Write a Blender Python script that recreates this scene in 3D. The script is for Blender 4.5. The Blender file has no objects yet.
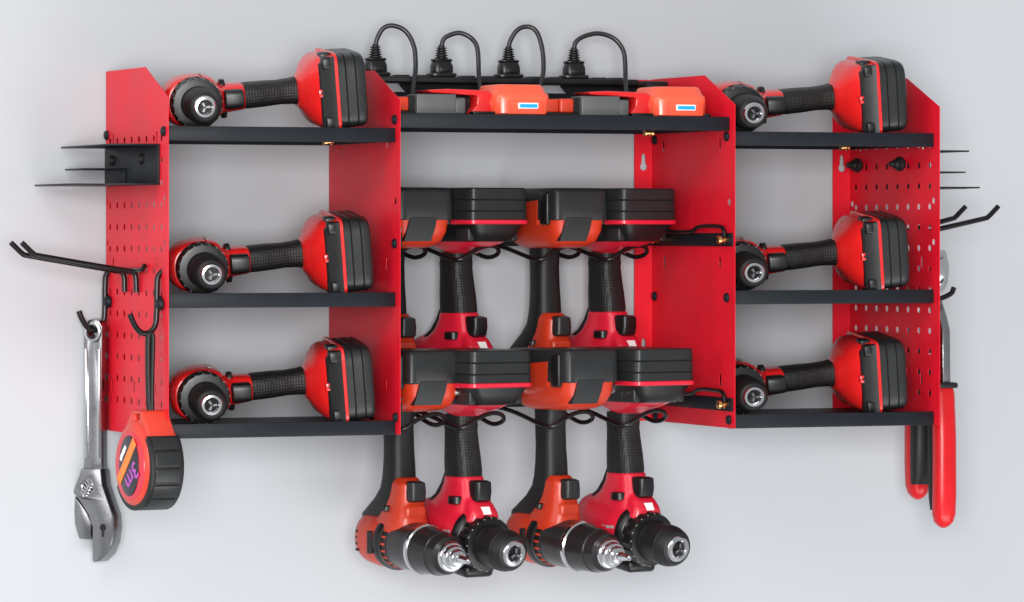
import bpy, bmesh, math, random
from mathutils import Vector, Matrix
from mathutils.geometry import tessellate_polygon
R = math.radians
S = 0.001                      # everything below is written in millimetres
random.seed(4)
sc = bpy.context.scene
col = sc.collection

# ------------------------------------------------------------------ materials
def mat(name, base, rough=0.45, metal=0.0, noise=0.0, nscale=60, bump=0.0, bscale=900, coat=0.0,
        spec=0.5, emit=None, rvar=0.0):
    m = bpy.data.materials.new(name); m.use_nodes = True
    nt = m.node_tree; b = nt.nodes['Principled BSDF']
    b.inputs['Roughness'].default_value = rough; b.inputs['Metallic'].default_value = metal
    b.inputs['Coat Weight'].default_value = coat; b.inputs['Coat Roughness'].default_value = 0.15
    b.inputs['Specular IOR Level'].default_value = spec
    tc = nt.nodes.new('ShaderNodeTexCoord')
    b.inputs['Base Color'].default_value = (*base, 1)
    if noise or rvar:
        n = nt.nodes.new('ShaderNodeTexNoise'); n.inputs['Scale'].default_value = nscale; n.inputs['Detail'].default_value = 6
        nt.links.new(tc.outputs['Object'], n.inputs['Vector'])
        if noise:
            r = nt.nodes.new('ShaderNodeValToRGB')
            r.color_ramp.elements[0].position = .3; r.color_ramp.elements[1].position = .7
            r.color_ramp.elements[0].color = (*[c*(1-noise) for c in base], 1)
            r.color_ramp.elements[1].color = (*[min(1, c*(1+noise)) for c in base], 1)
            nt.links.new(n.outputs['Fac'], r.inputs['Fac']); nt.links.new(r.outputs['Color'], b.inputs['Base Color'])
        if rvar:
            mr = nt.nodes.new('ShaderNodeMapRange')
            mr.inputs['To Min'].default_value = max(0.03, rough-rvar); mr.inputs['To Max'].default_value = rough+rvar
            nt.links.new(n.outputs['Fac'], mr.inputs['Value']); nt.links.new(mr.outputs['Result'], b.inputs['Roughness'])
    if bump:
        n2 = nt.nodes.new('ShaderNodeTexNoise'); n2.inputs['Scale'].default_value = bscale; n2.inputs['Detail'].default_value = 3
        nt.links.new(tc.outputs['Object'], n2.inputs['Vector'])
        bp = nt.nodes.new('ShaderNodeBump'); bp.inputs['Strength'].default_value = bump; bp.inputs['Distance'].default_value = 0.0003
        nt.links.new(n2.outputs['Fac'], bp.inputs['Height']); nt.links.new(bp.outputs['Normal'], b.inputs['Normal'])
    if emit:
        b.inputs['Emission Color'].default_value = (*emit, 1); b.inputs['Emission Strength'].default_value = 1.0
    return m

M = {
 'red_steel':   mat('red powder coated steel', (.64,.006,.020), .44, noise=.07, nscale=30, bump=.3, bscale=1400, rvar=.09, spec=.3),
 'black_steel': mat('black powder coated steel', (.0075,.0095,.013), .45, noise=.12, nscale=40, bump=.3, bscale=1400, rvar=.06, spec=.2),
 'wire_black':  mat('black dipped wire', (.006,.005,.0055), .26, bump=.1, spec=.3),
 'red_plastic': mat('glossy red plastic', (.62,.012,.012), .27, noise=.04, nscale=40, bump=.1, bscale=2500, rvar=.05, coat=.25),
 'crimson':     mat('crimson plastic', (.56,.010,.030), .33, noise=.04, nscale=40, bump=.1, bscale=2500, rvar=.05, coat=.15),
 'orange':      mat('orange plastic', (.45,.029,.008), .36, noise=.05, nscale=40, bump=.12, bscale=2500, rvar=.05),
 'tape_red':    mat('tape case red', (.56,.038,.020), .38, noise=.05, nscale=50, bump=.15, bscale=2500, rvar=.06),
 'handle_red':  mat('dipped handle red', (.50,.006,.010), .30, noise=.06, nscale=40, bump=.2, bscale=900, rvar=.06, spec=.35),
 'coral':       mat('coral charger plastic', (.78,.088,.040), .30, noise=.04, nscale=40, bump=.1, bscale=2500, rvar=.05, coat=.2),
 'black_plastic': mat('black plastic', (.006,.006,.0065), .34, noise=.15, nscale=50, bump=.25, bscale=2600, rvar=.07, spec=.38),
 'grey_plastic':  mat('dark grey battery plastic', (.015,.016,.0165), .36, noise=.10, nscale=50, bump=.3, bscale=2600, rvar=.06, spec=.34),
 'mid_grey':    mat('grey plastic', (.068,.068,.070), .45, noise=.06, nscale=60, bump=.25, bscale=2600, rvar=.05),
 'rubber':      mat('matte rubber', (.0075,.0075,.008), .5, noise=.15, nscale=60, bump=.4, bscale=2000, spec=.35),
 'cord':        mat('cord rubber', (.013,.012,.013), .34, bump=.15),
 'chrome':      mat('polished steel', (.62,.62,.63), .17, 1.0, noise=.06, nscale=80, rvar=.06),
 'forged':      mat('chromed forged steel', (.29,.29,.30), .25, 1.0, noise=.12, nscale=45, bump=.25, bscale=500, rvar=.08),
 'dark_metal':  mat('dark bore metal', (.03,.028,.028), .35, .8),
 'gunmetal':    mat('gunmetal clutch sleeve', (.030,.027,.028), .26, .5, rvar=.05),
 'brass':       mat('brass', (.72,.40,.16), .25, 1.0, rvar=.05),
 'blue_led':    mat('lit blue indicator', (.005,.08,.20), .3, emit=(.0,.40,.88)),
 'white_ink':   mat('white lens', (.80,.80,.78), .35),
 'grey_ink':    mat('grey print', (.30,.30,.30), .5),
 'purple_ink':  mat('purple print', (.42,.06,.42), .45),
 'orange_ink':  mat('orange print', (.85,.20,.02), .45, noise=.15, nscale=300),
 'navy_black':  mat('dial black', (.012,.012,.018), .35),
}
# ribbed rubber of the red drill's grip: hexagon-like cells from a Voronoi texture in the bump
def grip_mat():
    m = mat('textured grip rubber', (.009,.0085,.0085), .5, spec=.35)
    nt = m.node_tree; b = nt.nodes['Principled BSDF']
    tc = nt.nodes.new('ShaderNodeTexCoord'); mp = nt.nodes.new('ShaderNodeMapping')
    mp.inputs['Scale'].default_value = (1,1,1)
    v = nt.nodes.new('ShaderNodeTexVoronoi'); v.inputs['Scale'].default_value = 360; v.inputs['Randomness'].default_value = .15
    bp = nt.nodes.new('ShaderNodeBump'); bp.inputs['Strength'].default_value = .9; bp.inputs['Distance'].default_value = .0007
    bp.invert = True
    nt.links.new(tc.outputs['Object'], mp.inputs['Vector']); nt.links.new(mp.outputs['Vector'], v.inputs['Vector'])
    nt.links.new(v.outputs['Distance'], bp.inputs['Height']); nt.links.new(bp.outputs['Normal'], b.inputs['Normal'])
    return m
M['grip'] = grip_mat()

# ------------------------------------------------------------------ mesh helpers
class MB:
    """collects shapes (mm) in one bmesh and links them as ONE mesh object"""
    def __init__(s): s.bm = bmesh.new()
    def merge(s, b2, mtx=None):
        if mtx is not None: b2.transform(mtx)
        me = bpy.data.meshes.new('t'); b2.to_mesh(me); s.bm.from_mesh(me); bpy.data.meshes.remove(me); b2.free()
        return s
    def box(s, x0, x1, y0, y1, z0, z1, bev=0.0, seg=2, mtx=None):
        b = bmesh.new(); bmesh.ops.create_cube(b, size=1)
        for v in b.verts:
            v.co = Vector(((x0+x1)/2+v.co.x*(x1-x0), (y0+y1)/2+v.co.y*(y1-y0), (z0+z1)/2+v.co.z*(z1-z0)))
        if bev: bmesh.ops.bevel(b, geom=b.edges[:], offset=bev, segments=seg, profile=.5, affect='EDGES', clamp_overlap=True)
        return s.merge(b, mtx)
    def loft(s, rings, cap=True, closed=False, mtx=None):
        b = bmesh.new(); vr = [[b.verts.new(p) for p in r] for r in rings]; n = len(rings[0])
        rng = range(len(vr)) if closed else range(len(vr)-1)
        for i in rng:
            a, c = vr[i], vr[(i+1) % len(vr)]
            for j in range(n): b.faces.new((a[j], a[(j+1)%n], c[(j+1)%n], c[j]))
        if cap and not closed:
            b.faces.new(vr[0][::-1]); b.faces.new(vr[-1])
        bmesh.ops.recalc_face_normals(b, faces=b.faces[:])
        return s.merge(b, mtx)
    def prism(s, poly, holes, fn, t0, t1, bev=0.0):
        """flat outline (with holes) in 2-D, fn(u,v,t) -> 3-D, thickness t0..t1"""
        b = bmesh.new(); loops = [poly]+list(holes)
        flat = [p for l in loops for p in l]
        A = [b.verts.new(fn(u,v,t0)) for u,v in flat]; B = [b.verts.new(fn(u,v,t1)) for u,v in flat]
        if holes:
            for tri in tessellate_polygon([[Vector((u,v,0)) for u,v in l] for l in loops]):
                try:
                    b.faces.new([A[i] for i in tri]); b.faces.new([B[i] for i in reversed(tri)])
                except ValueError: pass
        else:
            b.faces.new(A); b.faces.new(B[::-1])
        k = 0
        for l in loops:
            n = len(l)
            for j in range(n):
                a, c = k+j, k+(j+1)%n
                b.faces.new((A[a],A[c],B[c],B[a]))
            k += n
        bmesh.ops.recalc_face_normals(b, faces=b.faces[:])
        if bev:
            es = [e for e in b.edges if len(e.link_faces)==2 and e.calc_face_angle(0) > R(35)]
            bmesh.ops.bevel(b, geom=es, offset=bev, segments=2, profile=.5, affect='EDGES', clamp_overlap=True)
        return s.merge(b)
    def tube(s, pts, r, n=10, smooth=0, flat=1.0):
        pts = [Vector(p) for p in pts]
        for _ in range(smooth):                     # corner cutting (Chaikin)
            q = [pts[0]]
            for a, c in zip(pts, pts[1:]): q += [a*.75+c*.25, a*.25+c*.75]
            q.append(pts[-1]); pts = q
        rings = []; up = None
        for i, p in enumerate(pts):
            t = (pts[min(i+1,len(pts)-1)]-pts[max(i-1,0)]).normalized()
            if up is None:
                up = Vector((0,1,0)) if abs(t.y) < .8 else Vector((0,0,1))
            u = (up - t*up.dot(t)).normalized(); up = u; w = t.cross(u)
            rr = r[i] if isinstance(r, (list,tuple)) else r
            rings.append([p+u*math.cos(a)*rr*flat+w*math.sin(a)*rr for a in [2*math.pi*k/n for k in range(n)]])
        return s.loft(rings)
    def lathe(s, prof, org, ax, n=40, rib=None, capped=True):
        """prof = [(t, r[, ribbed])] along axis ax from org"""
        ax = Vector(ax).normalized(); org = Vector(org)
        u = Vector((1,0,0)); u = (u-ax*u.dot(ax)).normalized() if abs(ax.x) < .9 else Vector((0,1,0)).cross(ax).normalized()
        w = ax.cross(u); rings = []
        for p in prof:
            t, r = p[0], p[1]; amp = p[2] if len(p) > 2 else 0
            ring = []
            for k in range(n):
                a = 2*math.pi*k/n
                rr = r + (amp if (rib and (k*rib//n) % 2 == 0 and amp) else 0)
                ring.append(org+ax*t+(u*math.cos(a)+w*math.sin(a))*rr)
            rings.append(ring)
        return s.loft(rings, cap=capped)
    def build(s, name, m, parent=None, angle=35, mtx=None):
        bm = s.bm
        if mtx is not None: bm.transform(mtx)
        bm.transform(Matrix.Scale(S, 4))
        me = bpy.data.meshes.new(name); bm.to_mesh(me); bm.free()
        me.polygons.foreach_set('use_smooth', [True]*len(me.polygons))
        me.set_sharp_from_angle(angle=R(angle))
        me.materials.append(M[m] if isinstance(m, str) else m)
        o = bpy.data.objects.new(name, me); col.objects.link(o)
        if parent: o.parent = parent
        return o

def ring(c, u, v, a, b, n=2.0, k=32):
    c, u, v = Vector(c), Vector(u), Vector(v); out = []
    for i in range(k):
        t = 2*math.pi*(i+.5)/k; ct, st = math.cos(t), math.sin(t)
        out.append(c+u*(math.copysign(abs(ct)**(2/n), ct)*a)+v*(math.copysign(abs(st)**(2/n), st)*b))
    return out
def W(w, f, h): return Vector((w, -f, h))       # tool frame: width, forward, handle direction
X_, F_, H_ = Vector((1,0,0)), Vector((0,-1,0)), Vector((0,0,1))
def hl(h, f, a, b, n=3.0, w=0): return ring(W(w,f,h), X_, F_, a, b, n)      # ring across the handle direction
def disc(cx, cy, r, n=10, sx=1.0): return [(cx+r*sx*math.cos(2*math.pi*k/n), cy+r*math.sin(2*math.pi*k/n)) for k in range(n)]
def slot(cx, cy, w, h): return [(cx-w/2,cy-h/2),(cx+w/2,cy-h/2),(cx+w/2,cy+h/2),(cx-w/2,cy+h/2)]

def tag(o, label, cat=None, group=None):
    o['label'] = label
    if cat: o['category'] = cat
    if group: o['group'] = group
    return o
def empty(name, loc=(0,0,0), label=None, cat=None, group=None):
    o = bpy.data.objects.new(name, None); col.objects.link(o); o.empty_display_size = .02
    o.location = Vector(loc)*S
    if label: tag(o, label, cat, group)
    return o
def copy_tree(o, parent=None):
    c = o.copy(); col.objects.link(c)
    if parent: c.parent = parent
    for ch in [x for x in list(o.children)]: copy_tree(ch, c)
    return c
def remeshed(o, voxel, smooth=6):
    m = o.modifiers.new('r', 'REMESH'); m.mode = 'VOXEL'; m.voxel_size = voxel*S
    s2 = o.modifiers.new('s', 'SMOOTH'); s2.iterations = smooth; s2.factor = .5
    dg = bpy.context.evaluated_depsgraph_get()
    me = bpy.data.meshes.new_from_object(o.evaluated_get(dg)); o.modifiers.clear()
    me.polygons.foreach_set('use_smooth', [True]*len(me.polygons))
    old = o.data; o.data = me; bpy.data.meshes.remove(old)
    return o
def text_mesh(name, body, size, m, parent, mtx, depth=.15, bold=0.0):
    cu = bpy.data.curves.new(name, 'FONT'); cu.body = body; cu.size = size; cu.extrude = depth; cu.offset = bold
    cu.align_x = 'CENTER'; cu.align_y = 'CENTER'
    t = bpy.data.objects.new('t', cu); col.objects.link(t)
    dg = bpy.context.evaluated_depsgraph_get(); me = bpy.data.meshes.new_from_object(t.evaluated_get(dg))
    bpy.data.objects.remove(t); me.transform(Matrix.Scale(S,4) @ mtx)
    me.materials.clear(); me.materials.append(M[m]); me.name = name
    o = bpy.data.objects.new(name, me); col.objects.link(o); o.parent = parent
    return o

# ------------------------------------------------------------------ setting: the wall
wb = bmesh.new()
for p in ((-2600,2.5,-1500),(3600,2.5,-1500),(3600,2.5,1600),(-2600,2.5,1600)): wb.verts.new(p)
wb.faces.new(wb.verts[:])
w_ = MB(); w_.merge(wb)
wm = mat('painted wall', (.380,.394,.414), .62, noise=.012, nscale=3, bump=.12, bscale=260)
wall = w_.build('wall', wm); wall['kind'] = 'structure'

# ------------------------------------------------------------------ the rack
rack = empty('tool_rack', (0,0,-188), 'red and black steel wall rack with perforated sides, shelves and wire tool holders', 'tool rack')
RP = Matrix.Translation((0,0,188))          # children are written in wall coordinates, the empty stands at the rack's foot
PX = [-422, -194, 153, 376]; TH = 0.6
cols_ = [-13.5-23.45*k for k in range(8)]; rows_ = [90-20.6*k for k in range(13)]
for i, px in enumerate(PX):
    outline = [(0,-188),(-199,-188),(-199,127),(-128,157.5),(0,157.5)]
    holes = []
    if i in (0,3):
        sl = [(-24,91),(-163,91),(-20,-144),(-92,-143),(-160,-143),(-24,-27),(-161,-27)]
        for z in rows_:
            for y in cols_:
                if any(abs(y-a) < 4 and abs(z-b) < 10 for a,b in sl): continue
                holes.append(disc(y, z, 3.3, 12))
        holes += [slot(a,b,4.0,11) for a,b in sl]
        for y,z in ((-5,32),(-186,34),(-5,-7),(-186,-7)): holes.append(disc(y, z, 3.2, 10))
    else:
        for y,z in ((-28,89),(-164,89),(-30,-27),(-164,-27),(-30,-143),(-165,-142)): holes.append(slot(y,z,4.4,11))
        holes += [disc(-186,32,3.4,10)]
    mb = MB(); mb.prism(outline, holes, lambda u,v,t,px=px: Vector((px+t,u,v)), 0, TH)
    # back flange with keyholes, turned inwards
    sg = 1 if i < 2 else -1
    kh = []
    for zc in (69, -118):
        k = [(10+2.3*math.sin(R(a))*1.5, zc+3.45*math.cos(R(a))*-1) for a in ()]
        pts = []
        for a in range(130, 411, 20):                     # round lower part of the keyhole
            pts.append((10+4*math.cos(R(a)), zc+4*math.sin(R(a))))
        pts += [(12, zc+11),(11.2,zc+13),(10,zc+13.8),(8.8,zc+13),(8,zc+11)]
        kh.append(pts)
    mb.prism([(0.4,-188),(20,-188),(20,157),(0.4,157)], kh, lambda u,v,t,px=px,sg=sg: Vector((px+(TH if sg>0 else 0)+sg*u, -t, v)), 0, 1.5)
    mb.build('side_panel', 'red_steel', rack, 30, RP)

def shelf(x0, x1, ztop, yb=-2.5, lip=True):
    mb = MB(); yf = -188
    dk = ztop-(3.0 if lip else 0)
    mb.box(x0,x1,yf+.6,yb,dk-1.6,dk,.4,1)                        # deck
    mb.box(x0,x1,yf-.02,yf+1.8,ztop-13.5,ztop-.02,.5,2)          # front lip
    mb.box(x0,x1,yf+1.5,yf+11,ztop-13.6,ztop-12.1,.4,1)          # returned hem
    mb.box(x0,x1,yb-1.6,yb,ztop-13,dk-.6,.4,1)                # back lip
    mb.box(x0,x0+1.5,yf+2,yb-2,ztop-13,dk-.6,.3,1); mb.box(x1-1.5,x1,yf+2,yb-2,ztop-13,dk-.6,.3,1)
    mb.build('shelf', 'black_steel', rack, 30, RP)
for (x0,x1) in ((-420,-194.4),(155,375.6)):
    for z in (101,-54,-175): shelf(x0, x1, z)
shelf(-192, 152.6, 115, lip=False)

def bolts(px, pts, side, name='bolt'):
    for y,z in pts:
        mb = MB(); s_ = side
        mb.lathe([(0,4.6),(1.2,4.8),(2.6,3.9),(3.2,2.4)], (px+(TH if s_>0 else 0),y,z), (s_,0,0), 16)
        mb.lathe([(3.0,1.7),(3.5,1.5)], (px+(TH if s_>0 else 0),y,z), (s_,0,0), 6)
        mb.build(name, 'black_steel', rack, 40, RP)
bolts(PX[0], [(-5,96),(-187,96),(-5,-61),(-178,-61),(-187,-181)], -1)
bolts(PX[1], [(-187,109),(-187,-8),(-190,-172)], -1)
bolts(PX[2], [(-8,96),(-182,96),(-8,-62),(-182,-61),(-10,-182),(-187,-180)], -1)

def nut(x,y,z,ax):
    mb = MB(); mb.lathe([(0,3.6),(1.5,3.8),(2,2.5),(6,2.5),(6.5,3.8),(9,3.6),(9.5,2)], (x,y,z), ax, 14)
    mb.build('brass_nut', 'brass', rack, 35, RP)
nut(-233,-120,89.0,(-1,0,0))
nut(72,-165,99.5,(1,0,0)); nut(306,-120,88.0,(1,0,0))

# wire tool holders, two tiers: two side bars, a back bar and one serpentine wire
DX_LOW = [-148,-87,6,83.5]; DX_UP = [-134,-57,29,102]
YAW_LOW, YAW_UP = 13.5, 17
FY_LOW, FY_UP = -182, -100
def holder(zb, dxs, yaw, fy0):
    mb = MB()
    mb.box(151.2,152.9,-196,-8,zb-13,zb,.6,2); mb.box(-192.3,-190.5,-196,-8,zb-13,zb,.6,2)
    mb.box(-190,151,-12,-9,zb-13,zb-1,.6,2)
    root = mb.build('tool_holder', 'black_steel', rack, 30, RP)
    wz = zb-2
    a = R(yaw); fx, fy = math.sin(a), -math.cos(a)
    pts = [(-188,-40,wz)]
    for x in dxs:
        gx, gy = x-fx*62, fy0-fy*62                        # where the grip hangs
        def P(r_, f_, dz): return (gx+math.cos(a)*r_+fx*f_, gy+math.sin(a)*r_+fy*f_, wz+dz)
        pts += [P(-40,-48,-6), P(-32,-20,-10), P(-27,30,-25), P(-22,36,-24), P(-12,38,-17), P(0,38,-12), P(12,38,-10), P(22,37,-12), P(28,32,-18), P(27,22,-22), P(24,14,-22), P(27,-10,-16), P(36,-48,-6)]
    pts += [(128,-60,wz+4),(140,-75,wz+4)]
    w = MB(); w.tube(pts, 2.2, 12, 2)
    # stepped rod end that clips over the side bar
    w.tube([(128,-60,wz+4),(148.5,-72,zb+1),(148.5,-110,zb+1),(148.5,-122,zb+7),(148.5,-176,zb+7),(148.5,-184,zb+3),(148.5,-186,zb-4)], 2.0, 12, 2)
    w.tube([(-188,-40,wz),(-188,-110,zb+1),(-188,-122,zb+7),(-188,-176,zb+7),(-188,-184,zb+3)], 2.0, 12, 2)
    w.build('wire', 'wire_black', root, 60, RP)
    for y in (-183,-22):
        nb = MB(); nb.lathe([(0,3.8),(2,4.2),(2.4,2.6),(6,2.6),(6.4,4.4),(9,4.0),(9.4,2)], (151,y,zb-6.5), (-1,0,0), 16)
        nb.build('brass_nut', 'brass', root, 35, RP)
    return root
holder(2, DX_UP, YAW_UP, FY_UP); holder(-158.5, DX_LOW, YAW_LOW, FY_LOW)

# plate that carries the power strip, with two wide windows through which the wall shows
mb = MB()
mb.prism([(-191,117),(152,117),(152,139),(146,151),(-191,151)],
         [[(-185,140.5),(-126,140.5),(-134,149),(-185,149)], [(8,141),(45,141),(37,149.5),(8,149.5)]],
         lambda u,v,t: Vector((u,-34+t,v)), 0, 2)
mb.build('strip_bracket', 'black_steel', rack, 30, RP)

# ------------------------------------------------------------------ power strip and plugs
ps = empty('power_strip', (-20,-40,151), 'long black power strip on the top shelf with four plugs in it', 'power strip')
O = Matrix.Translation((20,40,-151))
mb = MB(); mb.box(-188,112,-60,-36,148.5,155,1.6,3); mb.build('body', 'black_plastic', ps, 35, O)
mb = MB(); mb.box(100,122,-58,-38,148,153.6,1.2,2); mb.box(120,147,-54,-40,146,154,1.6,2); mb.build('end_cap', 'black_plastic', ps, 35, O)
for x in (-137,-115,-68,-45,3,26,72,90):
    mb = MB(); mb.box(x-6.5,x+6.5,-57,-39,155.05,156.6,.5,2); mb.build('outlet', 'rubber', ps, 35, O)

def plug(x, path, label):
    e = empty('mains_lead', (x,-48,156), label, 'mains lead', 'black cords plugged into the power strip')
    O = Matrix.Translation((-x,48,-156)); y = -48
    mb = MB()
    def sq(z, a, b, n=4): return ring((x,y,z), (1,0,0), (0,1,0), a, b, n, 28)
    mb.loft([sq(155.2,13,9),sq(156.2,14.2,10),sq(158,14.2,10),sq(159,12.5,9)])
    mb.loft([sq(158.5,10.2,8),sq(160,10.6,8.5),sq(166,10.4,8.5),sq(170,8.8,7.2),sq(171,8,6.5)])
    mb.loft([sq(170.4,9.4,7),sq(171.2,10,7.6),sq(172.2,10,7.6),sq(172.8,9,6.6)])
    mb.box(x-5,x+5,y-9.6,y-8,160,165,.6,2)
    mb.build('plug', 'black_plastic', e, 40, O)
    mb = MB(); prof = [(0,5.0)]
    for k in range(5):
        t = .6+k*2.4; r = 6.6-k*.35
        prof += [(t,r-1.9),(t+.5,r),(t+1.2,r),(t+1.7,r-1.9)]
    prof += [(13,3.2),(14,2.8)]
    mb.lathe(prof, (x,y,172.4), (0,0,1), 24); mb.build('strain_relief', 'rubber', e, 40, O)
    mb = MB(); mb.tube(path, 2.35, 12, 3); mb.build('cord', 'cord', e, 60, O)
    return e
def arc(x, xa, za, xr, zr, xe, ye):
    return [(x,-48,172),(x,-48,186),(x+2,-48,193),(x+(xa-x)*.45,-49,za-1.5),(xa,-51,za+1.5),(xa+(xr-xa)*.62,-54,za-3.5),(xr-1.5,-58,zr+15),(xr-1,-61,zr+2),(xr-3,-66,zr-14),(xe,ye,138),(xe-2,ye-12,122),(xe+2,ye-24,118)]
plug(-163, arc(-163,-147,204,-125,171,-136,-78), 'leftmost black cord on the power strip, rising beside the upper left drill battery')
plug(-94,  arc(-94,-76,198,-59,172,-66,-82), 'black cord of the second plug from the left, with a low tight loop')
plug(-23,  arc(-23,-3,205.5,10,172,-2,-72), 'black cord of the third plug from the left, looping tall behind the left coral charger')
plug(47,   arc(47,73,200,98,170,88,-84), 'black cord at the right end of the power strip, with the widest loop')

# ------------------------------------------------------------------ chargers on the middle top shelf
ZS = 115.1
def charger(cx, label):
    e = empty('battery_charger', (cx,-140,ZS), label, 'charger', 'coral chargers on the middle top shelf')
    def rb(z, a, b, yc, n=5): return ring((0,yc,z), (1,0,0), (0,1,0), a, b, n, 40)
    mb = MB()
    mb.loft([rb(.0,28.5,31,-4),rb(1.5,29.6,33,-4),rb(16,30,33.5,-4),rb(19.5,29.5,33,-4),rb(21.5,27.5,31,-4),rb(27,25.5,28.5,-3),rb(28.6,24.6,27.4,-3),rb(29.3,23,26,-3)])
    mb.build('housing', 'coral', e, 50)
    mb = MB()
    arm = [(-94,23.2),(-90,20.5),(-62,19.2),(-45,18.6),(-43,16),(-44,9),(-50,2.5),(-50,.3),(-27,.3),(-27,18.5),(-31,23),(-44,23.6),(-74,24.4)]
    mb.prism(arm, [], lambda u,v,t: Vector((u,t,v)), -24, 14, 1.0)
    mb.build('arm', 'red_plastic', e, 40)
    mb = MB(); mb.box(-64,-46,-12,10,0.2,18,.6,2)
    for k in range(3): mb.box(-60+4*k,-58+4*k,-16,-12,10,13,.3,1)
    mb.build('contact_block', 'black_plastic', e, 35)
    mb = MB(); mb.box(-50,-27.8,-31,-20,0.05,3,.5,2); mb.box(24,31,-36,-24,.05,3,.5,2); mb.build('foot', 'black_plastic', e, 35)
    # indicator in its raised panel
    mb = MB(); mb.prism([(-17,1),(-15.5,14),(20,14),(21,1)], [[(-16,1.8),(-14.8,13.2),(19.2,13.2),(20,1.8)]], lambda u,v,t: Vector((u,t,v)), -38.1, -36.5); mb.build('panel_rim','coral',e,35)
    mb = MB(); mb.box(-7,14,-38.9,-37,5.6,11.6,1.2,3); mb.build('indicator_frame','white_ink',e,40)
    mb = MB(); mb.box(-5.8,12.8,-39.5,-38,6.8,10.4,.8,3); mb.build('indicator_lamp','blue_led',e,40)
    return e
charger(-58.5, 'coral charger with a blue light, left one, beneath the third cord loop')
charger(107, 'coral charger with a blue light standing against the red panel at the right')
def adapter(x, label, long=True):
    e = empty('power_adapter', (x,-165,ZS), label, 'charger', 'grey box chargers on the middle top shelf')
    mb = MB(); mb.box(-20.5,19.5,-17,12,0,18.6,1.0,3); mb.build('housing','mid_grey',e,35)
    mb = MB(); mb.box(19.7,30.5,-14,8,0,15.4,1.8,3); mb.build('side_block','mid_grey',e,35)
    mb = MB(); mb.box(-41,-27,-13,8,2.6,16,1.6,3)
    if long: mb.box(-55,-41.2,-9,8,3,15.6,1.2,3)
    mb.build('orange_block','orange',e,35)
    mb = MB(); mb.box(-54 if long else -40,-21,-12,6,0,2.5,.4,1); mb.box(-26.8,-20.8,-12,6,2.5,17,.4,1); mb.build('cradle','black_plastic',e,35)
    return e
adapter(-150, 'grey box charger with an orange block, left one, beside the red panel edge', False)
adapter(19.5, 'grey box charger with an orange block between the two coral chargers')

# ------------------------------------------------------------------ red cordless drill
def axis_frame(f0, tau):
    a = Vector((0,-math.cos(tau),-math.sin(tau))); n = Vector((0,-math.sin(tau),math.cos(tau)))
    return W(0,f0,0), a, n
def shift_pack(e, df):            # the pack slides forward on its foot
    for o in e.children:
        if o.name.split('.')[0] in ('battery_foot','release_collar','latch','seam_band','battery','latch_button','side_latch','side_cover'):
            for v in o.data.vertices: v.co.y -= df*S
def compact(e):                   # the lying drills have a shorter neck and a shorter foot
    def hm(h):
        if h < 20: return h
        if h < 36: return 20+(h-20)*.3
        if h < 60: return 24.8+(h-36)*.94
        if h < 113: return 47.4+(h-60)*1.08
        if h < 150: return 104.7+(h-113)*.68
        return 129.9+(h-150)*.86
    for o in e.children:
        nm = o.name.split('.')[0]
        if nm in ('torque_collar','chuck','gearbox_rim'):
            for q in [o]+list(o.children):
                k_ = .87 if nm == 'chuck' else .98
                for v in q.data.vertices: v.co.x *= k_; v.co.z *= k_
            continue
        for v in o.data.vertices:
            h, f = v.co.z/S, -v.co.y/S
            if nm not in ('shell','trigger','grip','direction_switch','work_lamp','spine','print') and f < -20: f = -20+(f+20)*.84
            v.co.z, v.co.y = hm(h)*S, -f*S
            if nm in ('shell','print','spine','direction_switch','grip'): v.co.x *= (.86 if nm != 'grip' else .84+.16*max(0,min(1,(h-95)/18)))
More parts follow.
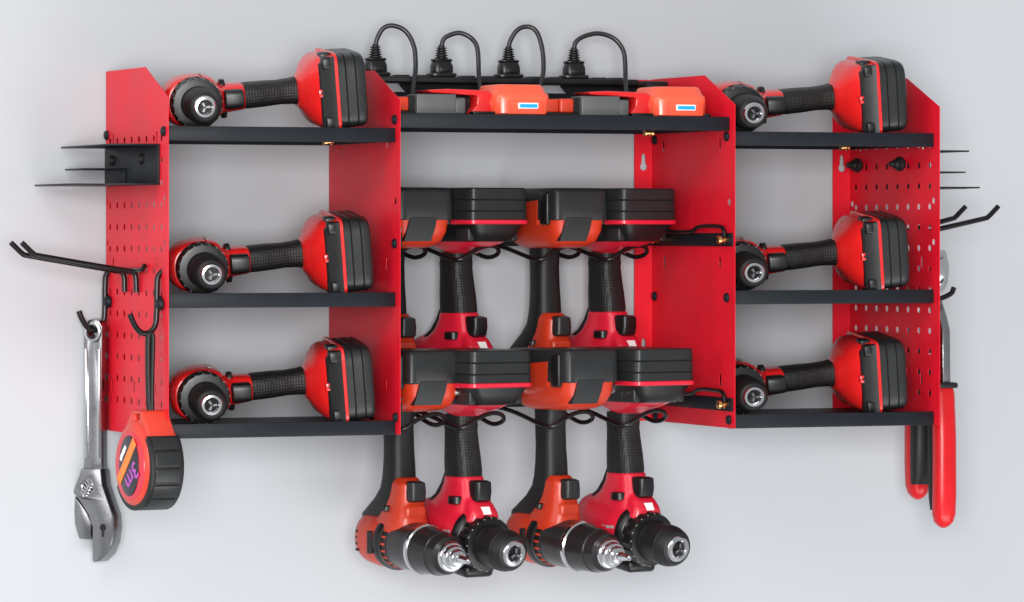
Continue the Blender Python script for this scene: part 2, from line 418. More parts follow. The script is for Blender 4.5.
def make_red(shell_mat, hanging=False):
    e = empty('cordless_drill')
    tau = R(8.5) if hanging else R(1)
    A0, a, n = axis_frame(-32, tau)
    br = lambda t, w, v, dz=0, p=2.4: ring(A0+a*t+n*dz, X_, n, w, v, p, 36)
    mb = MB()
    mb.loft([br(0,25.5,26.5),br(-6,28,29),br(-20,29,30),br(-38,28.5,29,1),br(-54,26.5,26,4),br(-66,22.5,22,6),br(-74,16,15,8),br(-78,8,8,9)] if not hanging else [br(0,25.5,26.5),br(-6,28,29),br(-20,30,31),br(-42,30,31),br(-62,28.5,29,2),br(-78,25,25,4),br(-87,18,17,6),br(-91,9,9,7)])
    mb.loft([hl(62,-58,15,20),hl(52,-57,15.5,22),hl(42,-58,16.5,26),hl(32,-62,19,33),hl(22,-67,22,38),hl(10,-69,25,41),hl(-5,-66,26,38)] if not hanging else [hl(62,-58,15,20),hl(54,-58,15.5,22),hl(44,-60,17,27),hl(34,-66,20,36),hl(24,-73,23,45),hl(10,-77,26,49),hl(-5,-74,27,45)])
    # lamp brow above the collar
    mb.loft([hl(44,-42,11,8,4),hl(36,-36,14,11,4),hl(28,-32,16,13,4),hl(20,-34,18,15,4),hl(8,-40,20,15,4)])
    shell = remeshed(mb.build('shell', shell_mat, e), 1.5, 7)
    mb = MB()   # black overmoulded spine and foot
    mb.loft([hl(63,-76.5,8,4.5),hl(52,-77.5,10,5),hl(42,-80.5,12,6),hl(34,-86,13,6),hl(27,-92,12,6)] if not hanging else [hl(66,-77,8,4.5),hl(54,-80.5,10.5,5),hl(44,-86.5,12.5,6),hl(37,-96,14,7),hl(31,-106,13,8)]); mb.build('spine','rubber',e,50)
    if hanging: mb = MB(); mb.box(-17,17,-16,44,-35,-22,5,3, Matrix.Translation(A0)@Matrix.Rotation(tau,4,'X')@Matrix.Translation((0,10,0)))
    if hanging: mb.build('belly_pad','black_plastic',e,40)
    if hanging: mb = MB(); mb.loft([br(2.2,24,25),br(-1,27.6,28.6),br(-7,29.2,30.2),br(-9,28,29)]); gr = mb.build('gearbox_rim','black_plastic',e,50)
    # torque collar with ridges and printed ticks
    mb = MB()
    mb.lathe([(1,22),(1.2,24.4),(3,25.0,.0),(4,24,1.2),(14,23.4,1.2),(15,24.2),(17.5,23.4),(18.2,20)], A0, a, 96, 32)
    cl = mb.build('torque_collar','black_plastic',e,35)
    mb = MB()
    for k in range(20):
        an = 2*math.pi*k/20; d = X_*math.cos(an)+n*math.sin(an)
        mb.lathe([(0,.7),(.5,.65)], A0+a*16.4+d*23.6, d, 6)
    mb.build('scale_ticks','grey_ink',cl,40)
    mb = MB()
    mb.lathe([(18,18.4),(20,19.2),(22,18.6),(24,18.8),(40,19.2),(44,19.2),(45,18.6),(46,19),(53,17.2),(56.5,15),(58,12.6)], A0, a, 56)
    ch = mb.build('chuck','rubber',e,25)
    mb = MB(); mb.lathe([(57,12.5),(58.6,12.0),(60.0,10.8),(60.2,8.2),(58.6,6.8),(56,6.6)], A0, a, 40, capped=False); mb.build('nose_ring','chrome',ch,30)
    mb = MB(); mb.lathe([(57.5,6.6),(58.0,6.6)], A0, a, 24); mb.build('bore','dark_metal',ch,30)
    mb = MB()
    for k in range(3):
        an = R(90+120*k); d = X_*math.cos(an)+n*math.sin(an); tn = a.cross(d)
        mb.loft([[A0+a*t+d*r_+tn*q for r_,q in ((.9,-.9),(5.4,-1.3),(5.4,1.3),(.9,.9))] for t in (57.6,61.2)])
    mb.build('jaws','forged',ch,30)
    # trigger, selector, lamp
    mb = MB(); mb.loft([hl(58.5,-33,7,7,4),hl(57,-31.5,8.8,9.6,4),hl(48,-31,9.2,9.6,4),hl(40,-32.5,9.2,9.2,4),hl(38,-34,8,8,4)]); mb.build('trigger','black_plastic',e,40)
    mb = MB(); mb.loft([hl(37.0,-46,19.5,7,3),hl(38,-46,21.5,7,4),hl(42,-46,21.5,6.4,4),hl(43,-46,19.5,5.6,3)] if not hanging else [hl(35.0,-49,19.5,9,3),hl(36,-49,22,9.6,4),hl(42.5,-49,22,9,4),hl(43.5,-49,19.5,8,3)]); mb.build('direction_switch','black_plastic',e,40)
    mb = MB(); mb.loft([[W(-5,-24.6,32.5),W(5,-24.6,32.5),W(4.4,-19.5,27),W(-4.4,-19.5,27)],[W(-5,-22.6,33.5),W(5,-22.6,33.5),W(4.4,-17.9,26.4),W(-4.4,-17.9,26.4)]]); mb.build('work_lamp','white_ink',e,40)
    # small pale print on the barrel's flank
    for sd in (-1,1):
        mb = MB()
        for k in range(3): mb.box(sd*29.2-.35,sd*29.2+.35,-10+k*7+50,-5+k*7+50,8.5,11.5,.1,1)
        mb.build('print','grey_ink',e,40)
    # grip
    mb = MB(); mb.loft([hl(60,-58.5,14.2,18.5),hl(66,-59,14.8,19),hl(80,-60.5,14.6,18),hl(95,-62,13.8,16.5),hl(106,-63,13.2,16),hl(111,-63,13.6,16.5),hl(113,-63,13,16)] + ([hl(121,-63,13.4,16)] if hanging else [])); mb.build('grip','grip',e,50)
    # battery foot
    if not hanging:
        mb = MB(); mb.loft([hl(110,-62,15,19),hl(112,-61.5,17,23),hl(116,-60,22.5,31,4),hl(121,-58,28,39,4),hl(127,-56,32,44,5),hl(134,-54,34.4,48,6),hl(149,-53,35.2,51,7)]); mb.build('battery_foot',shell_mat,e,50)
        mb = MB(); mb.loft([[W(-27,-12,129),W(30,-12,129),W(30,-7.5,129),W(-27,-7.5,129)],[W(-31,-9,133),W(33,-9,133),W(33,-4.0,133),W(-31,-4.0,133)],[W(-34,-9,149),W(34,-9,149),W(34,.6,149),W(-34,.6,149)]])
        mb.build('front_plate','black_plastic',e,30)
        for sd in (-1,1):
            mb = MB(); mb.box(sd*33.2-4,sd*33.2+3.2,16,34,134,148.6,1.6,3); mb.box(sd*28-6,sd*28+6,1,13,132,147,2.6,3); mb.build('latch','black_plastic',e,40)
        mb = MB(); mb.box(-3.6,3.6,5.5,11,126,133.5,.8,2); mb.build('clip_tab',shell_mat,e,40)
        mb = MB(); mb.box(-1.2,1.2,5.0,6,129,132.2,.3,1); mb.build('clip_window','black_plastic',e,40)
    else:
        mb = MB(); mb.loft([hl(120,-62,12.6,15),hl(124,-61,16,22,4),hl(128,-59,20,34,5),hl(131.5,-57,23,41,6),hl(134,-55,25,44,6)]); mb.build('battery_foot',shell_mat,e,50)
        mb = MB(); mb.loft([hl(131.5,-54.5,23,44,7),hl(134,-54,25,46.5,7),hl(141,-53.5,29.5,49.5,8),hl(149.5,-53,34.5,52.2,8)]); mb.build('release_collar','black_plastic',e,40)
        for sd in (-1,1):
            mb = MB(); mb.box(sd*27-4,sd*27+4,12,34,132,147,2,3); mb.build('latch','grey_plastic',e,40)
    mb = MB(); mb.loft([hl(148.4,-53,36,53,11),hl(149.2,-53,37.1,54.0,11),hl(152.2,-53,37.1,54.0,11),hl(153.0,-53,36,53,11)]); mb.build('seam_band',shell_mat,e,50)
    bt = MB()
    for (h0,h1,wd) in ((151.6,161.6,36.2),(161.2,172.6,36),(172.2,184,35.6)):
        q = 13 if hanging else 6.5; tp_ = 0 if (hanging or h1 < 180) else 1.6
        bt.loft([hl(h0,-53,wd-1.2,51.4,q),hl(h0+1.0,-53,wd,52.6,q),hl(h1-5,-53,wd-.2,52.4,q),hl(h1-1.2,-53,wd-.3-tp_,52.3-tp_,q),hl(h1,-53,wd-1.4-tp_*1.6,51.2-tp_*1.6,q)])
    bt.build('battery','grey_plastic',e,40)
    if hanging:
        shift_pack(e, 8)
        for o in e.children:
            nm = o.name.split('.')[0]
            if nm in ('torque_collar','chuck'):
                k_ = 1.09 if nm == 'torque_collar' else 1.05
                A = A0*S
                for q in [o]+list(o.children):
                    for v in q.data.vertices:
                        d = v.co-A; t = d.dot(a); v.co = A+a*t+(d-a*t)*k_
    else: compact(e)
    return e

def make_orange():
    e = empty('cordless_drill')
    A0, a, n = axis_frame(-60, R(5))
    br = lambda t, w, v, dz=0, p=2.3: ring(A0+a*t+n*dz, X_, n, w, v, p, 36)
    mb = MB()
    mb.loft([br(1,24,24.5),br(-6,25.5,26),br(-20,26.5,27),br(-38,25.5,26),br(-48,22.5,23),br(-54,16.5,17),br(-57,9,10)])
    mb.loft([hl(63,-50,11,10,3),hl(57,-48,13.6,16,3),hl(46,-50,14.4,18,3),hl(34,-52,16,22,3),hl(20,-56,20,28,3),hl(5,-60,22,30,3)])
    mb.box(-11.5,11.5,28,50,24,36.5,3,3)
    remeshed(mb.build('shell','orange',e), 1.4, 5)
    for sd in (-1,1):
        mb = MB()
        for k in range(4): mb.box(sd*22.3-3,sd*22.3+3,98,102,-10+k*6,-7.4+k*6,.5,1)
        mb.build('vent_slots','black_plastic',e,40)
    mb = MB(); mb.loft([hl(130,-62,13,16),hl(110,-62.5,12.8,14.2),hl(90,-61.5,13.2,13.6),hl(74,-61,13.8,14.6),hl(62,-61.5,14.4,15.6),hl(52,-63,15.2,17),hl(42,-69,16.4,20.5),hl(32,-79,17,26),hl(26,-87,16.5,28),hl(21,-91,15,26)]); mb.build('grip','rubber',e,60)
    mb = MB(); mb.box(-7,7,108,118,19,25,1.8,3); mb.build('rear_lug','black_plastic',e,40)
    # gear selector ring, orange ticks, clutch, silver ring, chuck
    mb = MB(); mb.lathe([(-8,24),(-7,27),(0,27.6),(3,26.6),(4,23)], A0, a, 72, 24); mb.build('gear_ring','black_plastic',e,35)
    for sd in (-1,1):
        mb = MB(); mb.box(sd*25.4-2.6,sd*25.4+2.6,9,16,-11,11,1.2,2, Matrix.Translation(A0)); mb.build('side_slide','rubber',e,40)
    mb = MB(); mb.lathe([(3,21),(3.4,24.2),(12,24.0),(12.6,22)], A0, a, 72); tr = mb.build('clutch_scale','black_plastic',e,35)
    mb = MB()
    for k in range(22):
        an = 2*math.pi*k/22; d = X_*math.cos(an)+n*math.sin(an); tn = a.cross(d)
        mb.loft([[A0+a*(4.6+t)+d*r_+tn*q for t,q in ((0,-1.1),(6.5,-1.1),(6.5,1.1),(0,1.1))] for r_ in (23.6,24.7)])
    mb.build('scale_ticks','orange',tr,40)
    mb = MB(); mb.lathe([(12,22),(12.5,23.4),(16,24.0),(36,23.2),(46,24.2),(47,23.6)], A0, a, 72); mb.build('clutch_sleeve','gunmetal',e,35)
    mb = MB(); mb.lathe([(46.6,23.6),(47.2,24.6),(50.8,24.4),(52,23.0)], A0, a, 72); mb.build('silver_ring','chrome',e,30)
    mb = MB(); mb.lathe([(52,22.2),(53,22.8),(78,21.0),(79,20.0),(80,20.4),(90,18.2),(94,15)], A0, a, 72); ch = mb.build('chuck','gunmetal',e,25)
    mb = MB(); mb.lathe([(93,14.6),(96,14.4),(98,13.2),(98.2,12.2),(102,11.8),(104,10.6),(104.2,9),(107,8.6),(109.5,7.2),(110,5)], A0, a, 44); mb.build('nose_cone','chrome',ch,30)
    mb = MB(); mb.lathe([(108,4.6),(112,4.4),(120,3.2),(121,2.8),(126,2.6),(127.5,1.4)], A0, a, 12); mb.build('bit','chrome',ch,30)
    mb = MB(); mb.loft([hl(60,-32.5,6,5,4),hl(58.5,-31.5,8.2,8.2,4),hl(50,-30.5,8.8,8,4),hl(42,-31.5,8.8,8.4,4),hl(40,-33,7.5,7,4)]); mb.build('trigger','grey_plastic',e,40)
    mb = MB(); mb.loft([hl(30,-56,19,4,3),hl(31,-56,21.6,4.6,3),hl(35,-56,20.6,4.6,3),hl(36,-56,17.5,4,3)]); mb.build('direction_switch','black_plastic',e,40)
    # battery: orange foot, grey pack, latch
    mb = MB(); mb.loft([hl(127,-56,17,28,4),hl(129,-54,22,37,5),hl(134,-52,26.5,45,6),hl(143,-50.5,29.5,49,6),hl(158,-50,30.5,50.5,7)]); mb.build('battery_foot','orange',e,50)
    mb = MB(); mb.loft([[W(-23,-14,134),W(7,-14,134),W(7,-3.2,134),W(-23,-3.2,134)],[W(-21,-14,146),W(9.5,-14,146),W(9.5,.4,146),W(-21,.4,146)],[W(-19,-14,157),W(11,-14,157),W(11,2.0,157),W(-19,2.0,157)]])
    mb.build('latch_button','grey_plastic',e,30)
    bt = MB(); bt.loft([hl(154.5,-50,30.8,50.8,12),hl(155.5,-50,31.6,51.6,12),hl(181,-50,31.2,51,12),hl(184.5,-50,30.2,50,12),hl(186,-50,28,48,12)]); pk = bt.build('battery','grey_plastic',e,40)
    for sd in (-1,1):
        mb = MB(); mb.box(sd*31.6-2.6,sd*31.6+2.6,10,24,150,182,2,3); mb.build('side_latch','black_plastic',e,40)
        mb = MB(); mb.loft([[W(sd*30.2,-32,150),W(sd*30.2,-92,150),W(sd*30.2,-92,170),W(sd*30.2,-32,175)],[W(sd*32.2,-32,150),W(sd*32.2,-92,150),W(sd*32.2,-92,169),W(sd*32.2,-32,174)]]); mb.build('side_cover','orange',e,40)
    shift_pack(e, 8)
    return e

def min_z(o, mtx=None):
    lo = 1e9; stack = [(o, Matrix.Identity(4))]
    rot = o.rotation_euler.to_matrix().to_4x4()
    for ch in o.children_recursive:
        if ch.type == 'MESH':
            for v in ch.data.vertices: lo = min(lo, (rot @ v.co).z)
    return lo

red_a = make_red('red_plastic'); red_b = make_red('crimson', True); org = make_orange()

# six drills lying on the side shelves
names = ['on the upper left shelf above the black tiered bracket', 'on the middle left shelf behind the long double hook', 'on the lower left shelf next to the tape measure',
         'on the upper right shelf, highest on the right', 'on the middle right shelf, between two others', 'on the lower right shelf above the red handled cutters']
k = 0
for tipx in (-385, 176):
    for z in (101, -54, -175):
        d = red_a if k == 0 else copy_tree(red_a)
        tag(d, 'red drill lying ' + names[k], 'drill', 'red drills lying on the side shelves')
        rot = Matrix.Rotation(R(-8+(0,.9,-.7,.5,-.9,.4)[k]),3,'Z') @ Matrix.Rotation(R(6),3,'X') @ Matrix.Rotation(R(90-5.5),3,'Y')
        d.rotation_euler = rot.to_euler(); d.scale = (1,1,1)
        if k == 0: mz = min_z(d)
        tip = rot @ (W(0,-32,0)+Vector((0,-math.cos(R(1)),-math.sin(R(1))))*60)
        if k > 2: d.scale = (1,1,1.05)
        dx = 6.5 if k in (1,2) else 0
        d.location = ((tipx+dx)*S-tip.x*S, -.195-tip.y*S, (z-3)*S-mz+.0002)
        k += 1

# eight drills hanging upside down in the two holders
def hang(src, first, x, ztop, yaw, top, label, grp):
    fy0 = (-164 if first and src is org else FY_LOW) if ztop < 0 else FY_UP
    d = src if first else copy_tree(src)
    tag(d, label, 'drill', grp)
    d.location = (x*S, fy0*S, (ztop-top)*S); d.rotation_euler = (0,0,R(yaw))
    return d
G1, G2 = 'orange drills hanging in the wire holders', 'crimson drills hanging in the wire holders'
hang(org, True, DX_LOW[0], -110, 10.5, 186, 'orange drill hanging lowest at the left, its handle just below the shelf corner', G1)
hang(red_b, True, DX_LOW[1], -110, YAW_LOW, 184, 'crimson drill hanging in the bottom row between the two orange drills', G2)
hang(org, False, DX_LOW[2], -110, YAW_LOW, 186, 'orange drill hanging in the bottom row between the two crimson drills', G1)
hang(red_b, False, DX_LOW[3], -110, YAW_LOW, 184, 'crimson drill hanging rightmost in the bottom row', G2)
hang(org, False, DX_UP[0], 46, 10, 186, 'orange drill hanging in the upper row, mostly hidden behind the red panel', G1)
hang(red_b, False, DX_UP[1], 46, YAW_UP, 184, 'crimson drill hanging in the upper row, second from the left', G2)
hang(org, False, DX_UP[2], 46, 9, 186, 'orange drill hanging in the upper row with its chuck just above the batteries', G1)
hang(red_b, False, DX_UP[3], 46, YAW_UP, 184, 'crimson drill hanging in the upper row nearest the red panel at the right', G2)

# ------------------------------------------------------------------ brackets and hooks on the outer panels
def tier(side, px, label):
    e = empty('tier_bracket', (px,0,48), label, 'bracket', 'black three tier brackets on the outer sides')
    s_ = side
    def bx(mb, x0,x1,y0,y1,z0,z1,bev=.35): mb.box(min(s_*x0,s_*x1),max(s_*x0,s_*x1),y0,y1,z0-48,z1-48,bev,2)
    mb = MB(); bx(mb,.3,2.1,-174,-3,46.5,84); mb.build('back_plate','black_steel',e,30)
    mb = MB(); bx(mb,.3,46,-174,-3,83,84.6); mb.build('upper_tier','black_steel',e,30)
    mb = MB(); yq = -72 if s_ < 0 else -174; bx(mb,2.1,42,yq,-3,62,63.4); bx(mb,2.1,3.6,yq,yq+1.6,48,62); mb.build('middle_tier','black_steel',e,30)
    mb = MB(); bx(mb,.3,72,-120,-3,46.6,48.2); bx(mb,.3,40 if s_<0 else 58,-174,-120,46.6,48.2); mb.build('lower_tier','black_steel',e,30)
    for y in (-28,-124):
        mb = MB(); mb.lathe([(1.8,5),(3,5.2),(4.6,4.2),(5.2,2.4)], (0,y,23.4), (s_,0,0), 18)
        mb.build('bolt','rubber',e,40)
        mb = MB(); mb.lathe([(-1,4.6),(-3,5),(-4,7.2),(-8,7.2),(-9,5),(-12,4.6),(-13,3),(-17,2.6)], (-s_*0.6,y,23.4), (s_,0,0), 18)
        mb.build('thumb_nut','rubber',e,35)
    return e
tier(-1, PX[0], 'black three tier bracket bolted to the outer side of the left panel')
tier(1, PX[3]+TH, 'black three tier bracket on the right panel, only its thin tier edges showing')

def long_hook(side, px, ys, z, label, ln=(110,123), dz=28):
    e = empty('double_hook', (px,sum(ys)/2,z), label, 'hook', 'long double hooks on the outer panels')
    s_ = side; yc = sum(ys)/2
    for y, L in zip(ys, ln):
        mb = MB(); yy = y-yc
        mb.tube([(s_*3,yy-1,-18),(s_*3,yy,-2),(s_*6,yy,1.5),(s_*14,yy,2.5),(s_*(L-14),yy,17+L*.0),(s_*(L-12),yy,17.6),(s_*L,yy,dz+1)], 2.6, 12, 1)
        mb.build('arm','wire_black',e,50)
    mb = MB(); mb.tube([(s_*4,22,2.5),(s_*4,40,2.5)], 2.3, 10); 
    mb = MB(); mb.tube([(s_*4.5,44,1),(s_*4.5,40,3),(s_*4.5,-34,3),(s_*4.5,-42,3),(s_*2.5,-46,8)], 2.3, 12, 1)
    mb.build('cross_bar','wire_black',e,50)
    return e
long_hook(-1, PX[0], (-70,-108), -36, 'long black double hook sticking out from the left panel', (114,114))
long_hook(1, PX[3]+TH, (-90,-138), 0, 'long black double hook reaching out behind the right panel edge', (86,98))

def j_hook(side, px, y, z, label, out=30):
    e = empty('single_hook', (px,y,z), label, 'hook', 'single hooks on the outer panels')
    s_ = side
    mb = MB()
    mb.tube([(s_*-1,0,52),(s_*3,0,48),(s_*4,0,42),(s_*4,0,10),(s_*6,0,0),(s_*13,0,-6),(s_*21,0,-4),(s_*(out-3),0,5),(s_*out,0,13)], 2.7, 12, 2)
    mb.build('wire','wire_black',e,50)
    mb = MB(); mb.lathe([(0,5.5),(1.5,6),(4,5),(5.5,3.2),(6,1)], (s_*.8,-6,22), (s_,0,0), 18); mb.build('screw','black_steel',e,40)
    return e
j_hook(-1, PX[0], -10, -86, 'black single hook at the left panel holding the wrench')
j_hook(-1, PX[0], -177, -86, 'black single hook at the left panel holding the tape measure strap')
j_hook(1, PX[3]+TH, -118, -66, 'black single hook curling up behind the right panel, above the cutters', 58)

# ------------------------------------------------------------------ adjustable wrench
wr = empty('adjustable_wrench', (-435,-10,-314), 'chromed adjustable wrench hanging from the back hook at far left', 'wrench')
wr.rotation_euler = (0, 0, R(-52))
def wf(t_off=0): return lambda u,v,t: Vector((u, t+t_off, v))
mb = MB()
handle_o = [(-10.5,218),(-10.6,226),(-7,231.5),(0,233.5),(7,231.5),(10.6,226),(10.6,218),(9.6,150),(9.6,96),(11,84),(-12,84),(-10,96),(-9.6,150)]
mb.prism(handle_o, [disc(0,221,6.2,20)], wf(), -5, 5, 1.6)
hd = mb.build('handle','forged',wr,35)
mb = MB()
for sd in (-1,1):      # raised rails either side of the recessed web
    mb.prism([(6.5*sd,205),(9.4*sd,205),(8.6*sd,100),(5.6*sd,100)], [], wf(), -6.6, 6.6, .8)
mb.lathe([(-6.4,9.8),(-6.6,9.0),(-6.6,7.0),(-5.6,6.4),(5.6,6.4),(6.6,7),(6.6,9),(6.4,9.8)], (0,0,221), (0,1,0), 28, capped=False)
mb.build('rail','chrome',hd,35)
mb = MB()
body_o = [(11,90),(13,74),(19,60),(25,46),(26,34),(24,20),(18,8),(9,1),(1,0),(1,34),(-4,46),(-17,62),(-22,66),(-19,74),(-14,84),(-12,90)]
mb.prism(body_o, [[(-11,74),(-3,80),(1,70),(-8,63)]], wf(), -8, 8, 1.8)
hb = mb.build('fixed_jaw','forged',wr,35)
mb = MB()
mb.prism([(-20,63),(-6,47),(-1,38),(-1,22),(-15,22),(-20,36),(-21,48)], [], wf(), -7, 7, 1.2); mb.build('moving_jaw','forged',wr,35)
mb = MB(); pr = [(-8,3.5)]
for k in range(5): pr += [(-7.6+k*3.2,3.8),(-6.8+k*3.2,6.2),(-5.8+k*3.2,6.2),(-5.0+k*3.2,3.8)]
pr += [(9,3.5)]
mb.lathe(pr, (-5.2,-4,71.5), (-.5,0,-.85), 24); mb.build('worm_screw','chrome',wr,30)
mb = MB(); mb.lathe([(0,3.4),(.5,3.4)], (14,-8.1,34), (0,-1,0), 18); mb.box(12.8,15.2,-8.7,-8,25,33,.2,1); mb.build('hang_mark','dark_metal',hb,30)
# ------------------------------------------------------------------ tape measure
tp = empty('tape_measure', (-434.5,-180,-257), 'red tape measure with black ribbed edge hanging by a strap at the left', 'tape measure')
tp.rotation_euler = (0,0,R(8))
# frame: x across thickness, y depth, z up; case centre 43 above its lowest point
CZ = 44
def tr_(x, k, rad=1.0):       # case outline in the y-z plane: round below, shouldered up to the loop
    out = []
    for i in range(48):
        t = 2*math.pi*i/48 + math.pi/2
        cy, sy = math.cos(t), math.sin(t)
        r = 40*rad
        p = Vector((x, cy*r, CZ+sy*r*1.0))
        if sy > 0: p.z = CZ + sy*r*(1+.10*max(0, 1-abs(cy)*1.8))
        out.append(p)
    return out
mb = MB(); mb.loft([tr_(-19,0,.80),tr_(-17.5,0,.90),tr_(-13,0,.97),tr_(-8,0,.99),tr_(10,0,.99),tr_(16,0,.94),tr_(18,0,.84)])
case = mb.build('case','tape_red',tp,50)
mb = MB()   # raised shoulder with strap eye
mb.loft([ring((x_,0,0),(0,1,0),(0,0,1),1,1) for x_ in (0,.01)]) if False else None
sh = [(-31,69),(-13,95),(9,95),(30,70),(20,62),(-20,62)]
mb.prism(sh, [slot(-2,89,11,5)], lambda u,v,t: Vector((t,u,v)), -14, 14, 2.5); mb.build('shoulder','tape_red',tp,40)
# dark ring and dial on the left face
mb = MB(); mb.lathe([(0,31.5),(1.2,31),(1.6,29)], (-18.4,0,CZ), (-1,0,0), 56); mb.build('face_ring','crimson',tp,40)
mb = MB(); mb.prism([(24*math.cos(2*math.pi*k/40)*(.86),CZ+28*math.sin(2*math.pi*k/40)) for k in range(40)], [], lambda u,v,t: Vector((-t,u,v)), 19.5, 20.9, .3)
dial = mb.build('dial','navy_black',tp,40)
def face(cx, cz, ang):   # text lying on the -X face: image right = -Y
    ex = Vector((0,-math.cos(ang),math.sin(ang))); ey = Vector((0,math.sin(ang),math.cos(ang))); ez = Vector((-1,0,0))
    m = Matrix((( ex.x,ey.x,ez.x,-21.05),(ex.y,ey.y,ez.y,-cx),(ex.z,ey.z,ez.z,cz),(0,0,0,1)))
    return m
text_mesh('lettering','3m',23,'purple_ink',dial,face(7,CZ-9,R(222)),.15,.25)
mb = MB(); mt = face(-4,CZ+4,R(48))
mb.box(-26,26,-4.6,4.6,-.1,.25,.05,1,mt); mb.build('stripe','orange_ink',dial,40)
mb = MB(); mt = face(-12,CZ+11,R(48)); rnd = random.Random(2); x_ = -8
while x_ < 9:
    w2 = rnd.uniform(1.2,2.4); mb.box(x_,x_+w2,-1.6-rnd.random(),1.6+rnd.random(),-.1,.25,.05,1,mt); x_ += w2+.35
mb.build('white_print','white_ink',dial,40)
# black rubber tread round the front and bottom
def band(t0, t1, ro, ri, xw, n=10, bev=.9):
    poly = [(-math.cos(t0+(t1-t0)*k/n)*ro*-1, CZ+math.sin(t0+(t1-t0)*k/n)*ro) for k in range(n+1)]
    poly += [(-math.cos(t0+(t1-t0)*k/n)*ri*-1, CZ+math.sin(t0+(t1-t0)*k/n)*ri) for k in range(n,-1,-1)]
    poly = [(-u,v) for u,v in poly]
    mbx = MB(); mbx.prism(poly, [], lambda u,v,t: Vector((t,u,v)), -xw, xw, bev); return mbx
tread = band(R(-150), R(44), 41.4, 34, 16.5, 30).build('tread','rubber',tp,40)
for k, a0 in enumerate((22,0.5,-21,-42.5,-64)):
    band(R(a0), R(a0+19), 43.0, 38, 13, 5, 1.0).build('tread_pad','grey_plastic',tread,40)
mb = MB(); mb.prism([(38,CZ+18),(54,CZ+2),(53,CZ-8),(39,CZ-10)], [], lambda u,v,t: Vector((t,u,v)), -9, 4, 1.2); mb.build('end_hook','black_plastic',tp,40)
# strap
mb = MB()
mb.tube([(1.5,1,88),(1.0,2,96),(0,2.5,120),(0,3,160),(1.2,3,166),(4.5,3,166.5),(5.2,3,160),(3.6,2.4,120),(3.0,1,95),(2.5,0,88)], 2.5, 8, 1, flat=1.25)
mb.build('strap','rubber',tp,50)

# ------------------------------------------------------------------ cutters on the right hook
ct = empty('cutters', (418,-92,-296), 'long cutters with red handles hanging behind the right end panel', 'cutters')
def cf(u,v,t): return Vector((t,-u,v))           # u = towards the viewer
# front handle
def hand(u0, zt, zb, lean, wd, sx):
    mb = MB(); rings_ = []
    for t, k in ((0,.86),(.04,.98),(.35,1.0),(.75,1.02),(.9,1.0),(.955,.82),(.985,.5),(1.0,.18)):
        z = zt+(zb-zt)*t; u = u0+lean*math.sin(t*math.pi*.9)
        rings_.append(ring((sx,-u,z),(1,0,0),(0,1,0),11.6*k,wd*k,2.6,24))
    mb.loft(rings_); return mb
# front (nearer) arm
fa = hand(26,142,0,4,10.0,4).build('handle','handle_red',ct,50)
mb = MB(); mb.loft([ring((-1+4,-(11.5+4*q),z),(1,0,0),(0,1,0),9.6,8*k,3,20) for q,z,k in ((.4,140,.7),(.9,100,.9),(1.2,60,1),(1.6,30,.8),(2.0,18,.4))]); mb.build('inner_pad','rubber',fa,50)
ba = hand(-22,176,26,-4,12,1).build('handle','handle_red',ct,50)
mb = MB(); mb.loft([ring((1,-(-9-4*q),z),(1,0,0),(0,1,0),12.0,10*k,3,20) for q,z,k in ((0,170,.8),(.7,120,1),(1,80,1),(1,50,.9),(1.3,42,.5))]); mb.build('inner_pad','rubber',ba,50)
for u,z,sx in ((26,144,4),(-21,178,1)):
    mb = MB(); mb.loft([ring((sx,-u,z+q),(1,0,0),(0,1,0),14.5*k,12.5*k,3,24) for q,k in ((-2.5,.92),(-1.5,1),(1.5,1),(3,.9))]); mb.build('collar','rubber',ct,50)
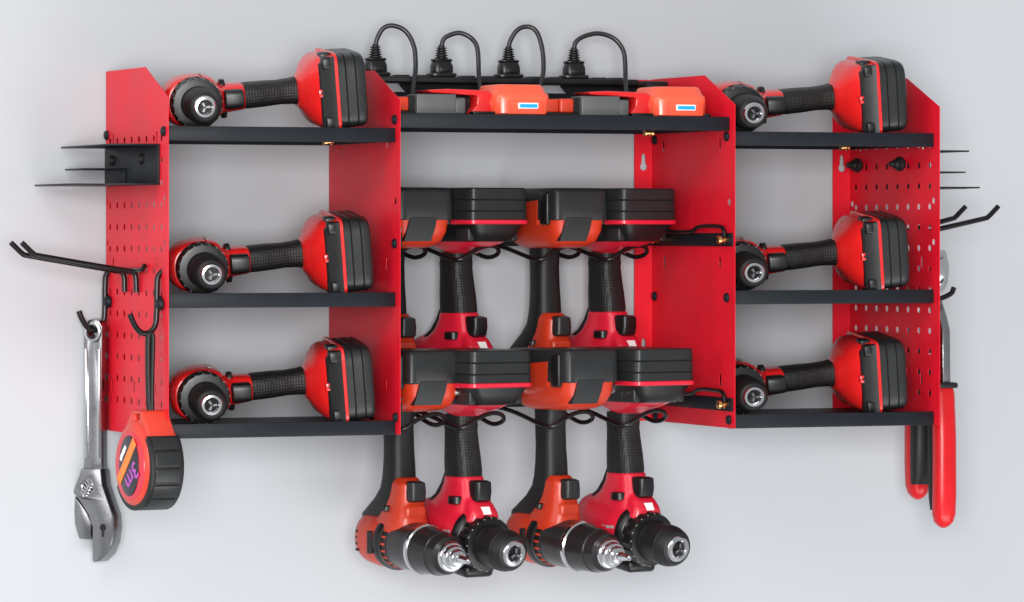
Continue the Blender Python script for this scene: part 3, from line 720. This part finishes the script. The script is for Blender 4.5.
# steel arms and jaws
mb = MB(); mb.prism([(18,146),(34,146),(33,200),(26,214),(6,244),(-6,240),(12,206),(17,198)], [], cf, 0, 9, 1.4); mb.build('steel_arm','forged',ct,35)
mb = MB(); mb.prism([(-30,180),(-14,180),(-12,204),(4,240),(-4,248),(-14,244),(-28,208)], [], cf, -9, -.5, 1.4); mb.build('steel_arm','forged',ct,35)
mb = MB(); mb.prism([(-16,238),(8,236),(16,247),(20,263),(12,282),(2,274),(-10,283),(-24,262),(-22,247)], [], cf, -4, 16, 3); mb.lathe([(16,8),(18.5,7.4),(19,5)], (0,2,250), (1,0,0), 20); mb.build('jaws','chrome',ct,35)

# ------------------------------------------------------------------ lights, world, camera
def area(name, loc, target, sx, sy, power, colr=(1,1,1)):
    l = bpy.data.lights.new(name, 'AREA'); l.shape = 'RECTANGLE'; l.size = sx; l.size_y = sy; l.energy = power; l.color = colr
    o = bpy.data.objects.new(name, l); col.objects.link(o); o.location = loc
    d = Vector(target)-Vector(loc); o.rotation_euler = d.to_track_quat('-Z','Y').to_euler(); return o
area('front_softbox', (-1.7,-4.3,.05), (0,0,0), 1.7, 1.3, 205, (1,.995,.985))
area('key_softbox', (-1.7,-1.9,1.6), (-.1,0,0), 1.4, 1.0, 22, (1,.985,.96))
area('side_softbox', (-2.4,-.8,.45), (-.42,-.1,0), .9, 1.2, 14, (1,1,1))
area('low_softbox', (.6,-2.2,-2.0), (.1,0,-.45), 3.0, 1.0, 60, (.985,.99,1))

w = bpy.data.worlds.new("World"); sc.world = w; w.use_nodes = True
bg = w.node_tree.nodes['Background']; bg.inputs['Color'].default_value = (.93,.96,1,1); bg.inputs['Strength'].default_value = .50

T = R(21.95); D = 4.387
cam = bpy.data.cameras.new('camera'); co = bpy.data.objects.new('camera', cam); col.objects.link(co)
co.location = (-math.sin(T)*D, -math.cos(T)*D, 0); co.rotation_euler = (R(90),0,-T)
cam.sensor_width = 36; cam.lens = 36*4387/1024; cam.shift_y = -66/1024; cam.clip_end = 100
sc.camera = co
sc.view_settings.view_transform = 'Standard'; sc.view_settings.look = 'None'; sc.view_settings.gamma = 1
sc.view_settings.exposure = 0
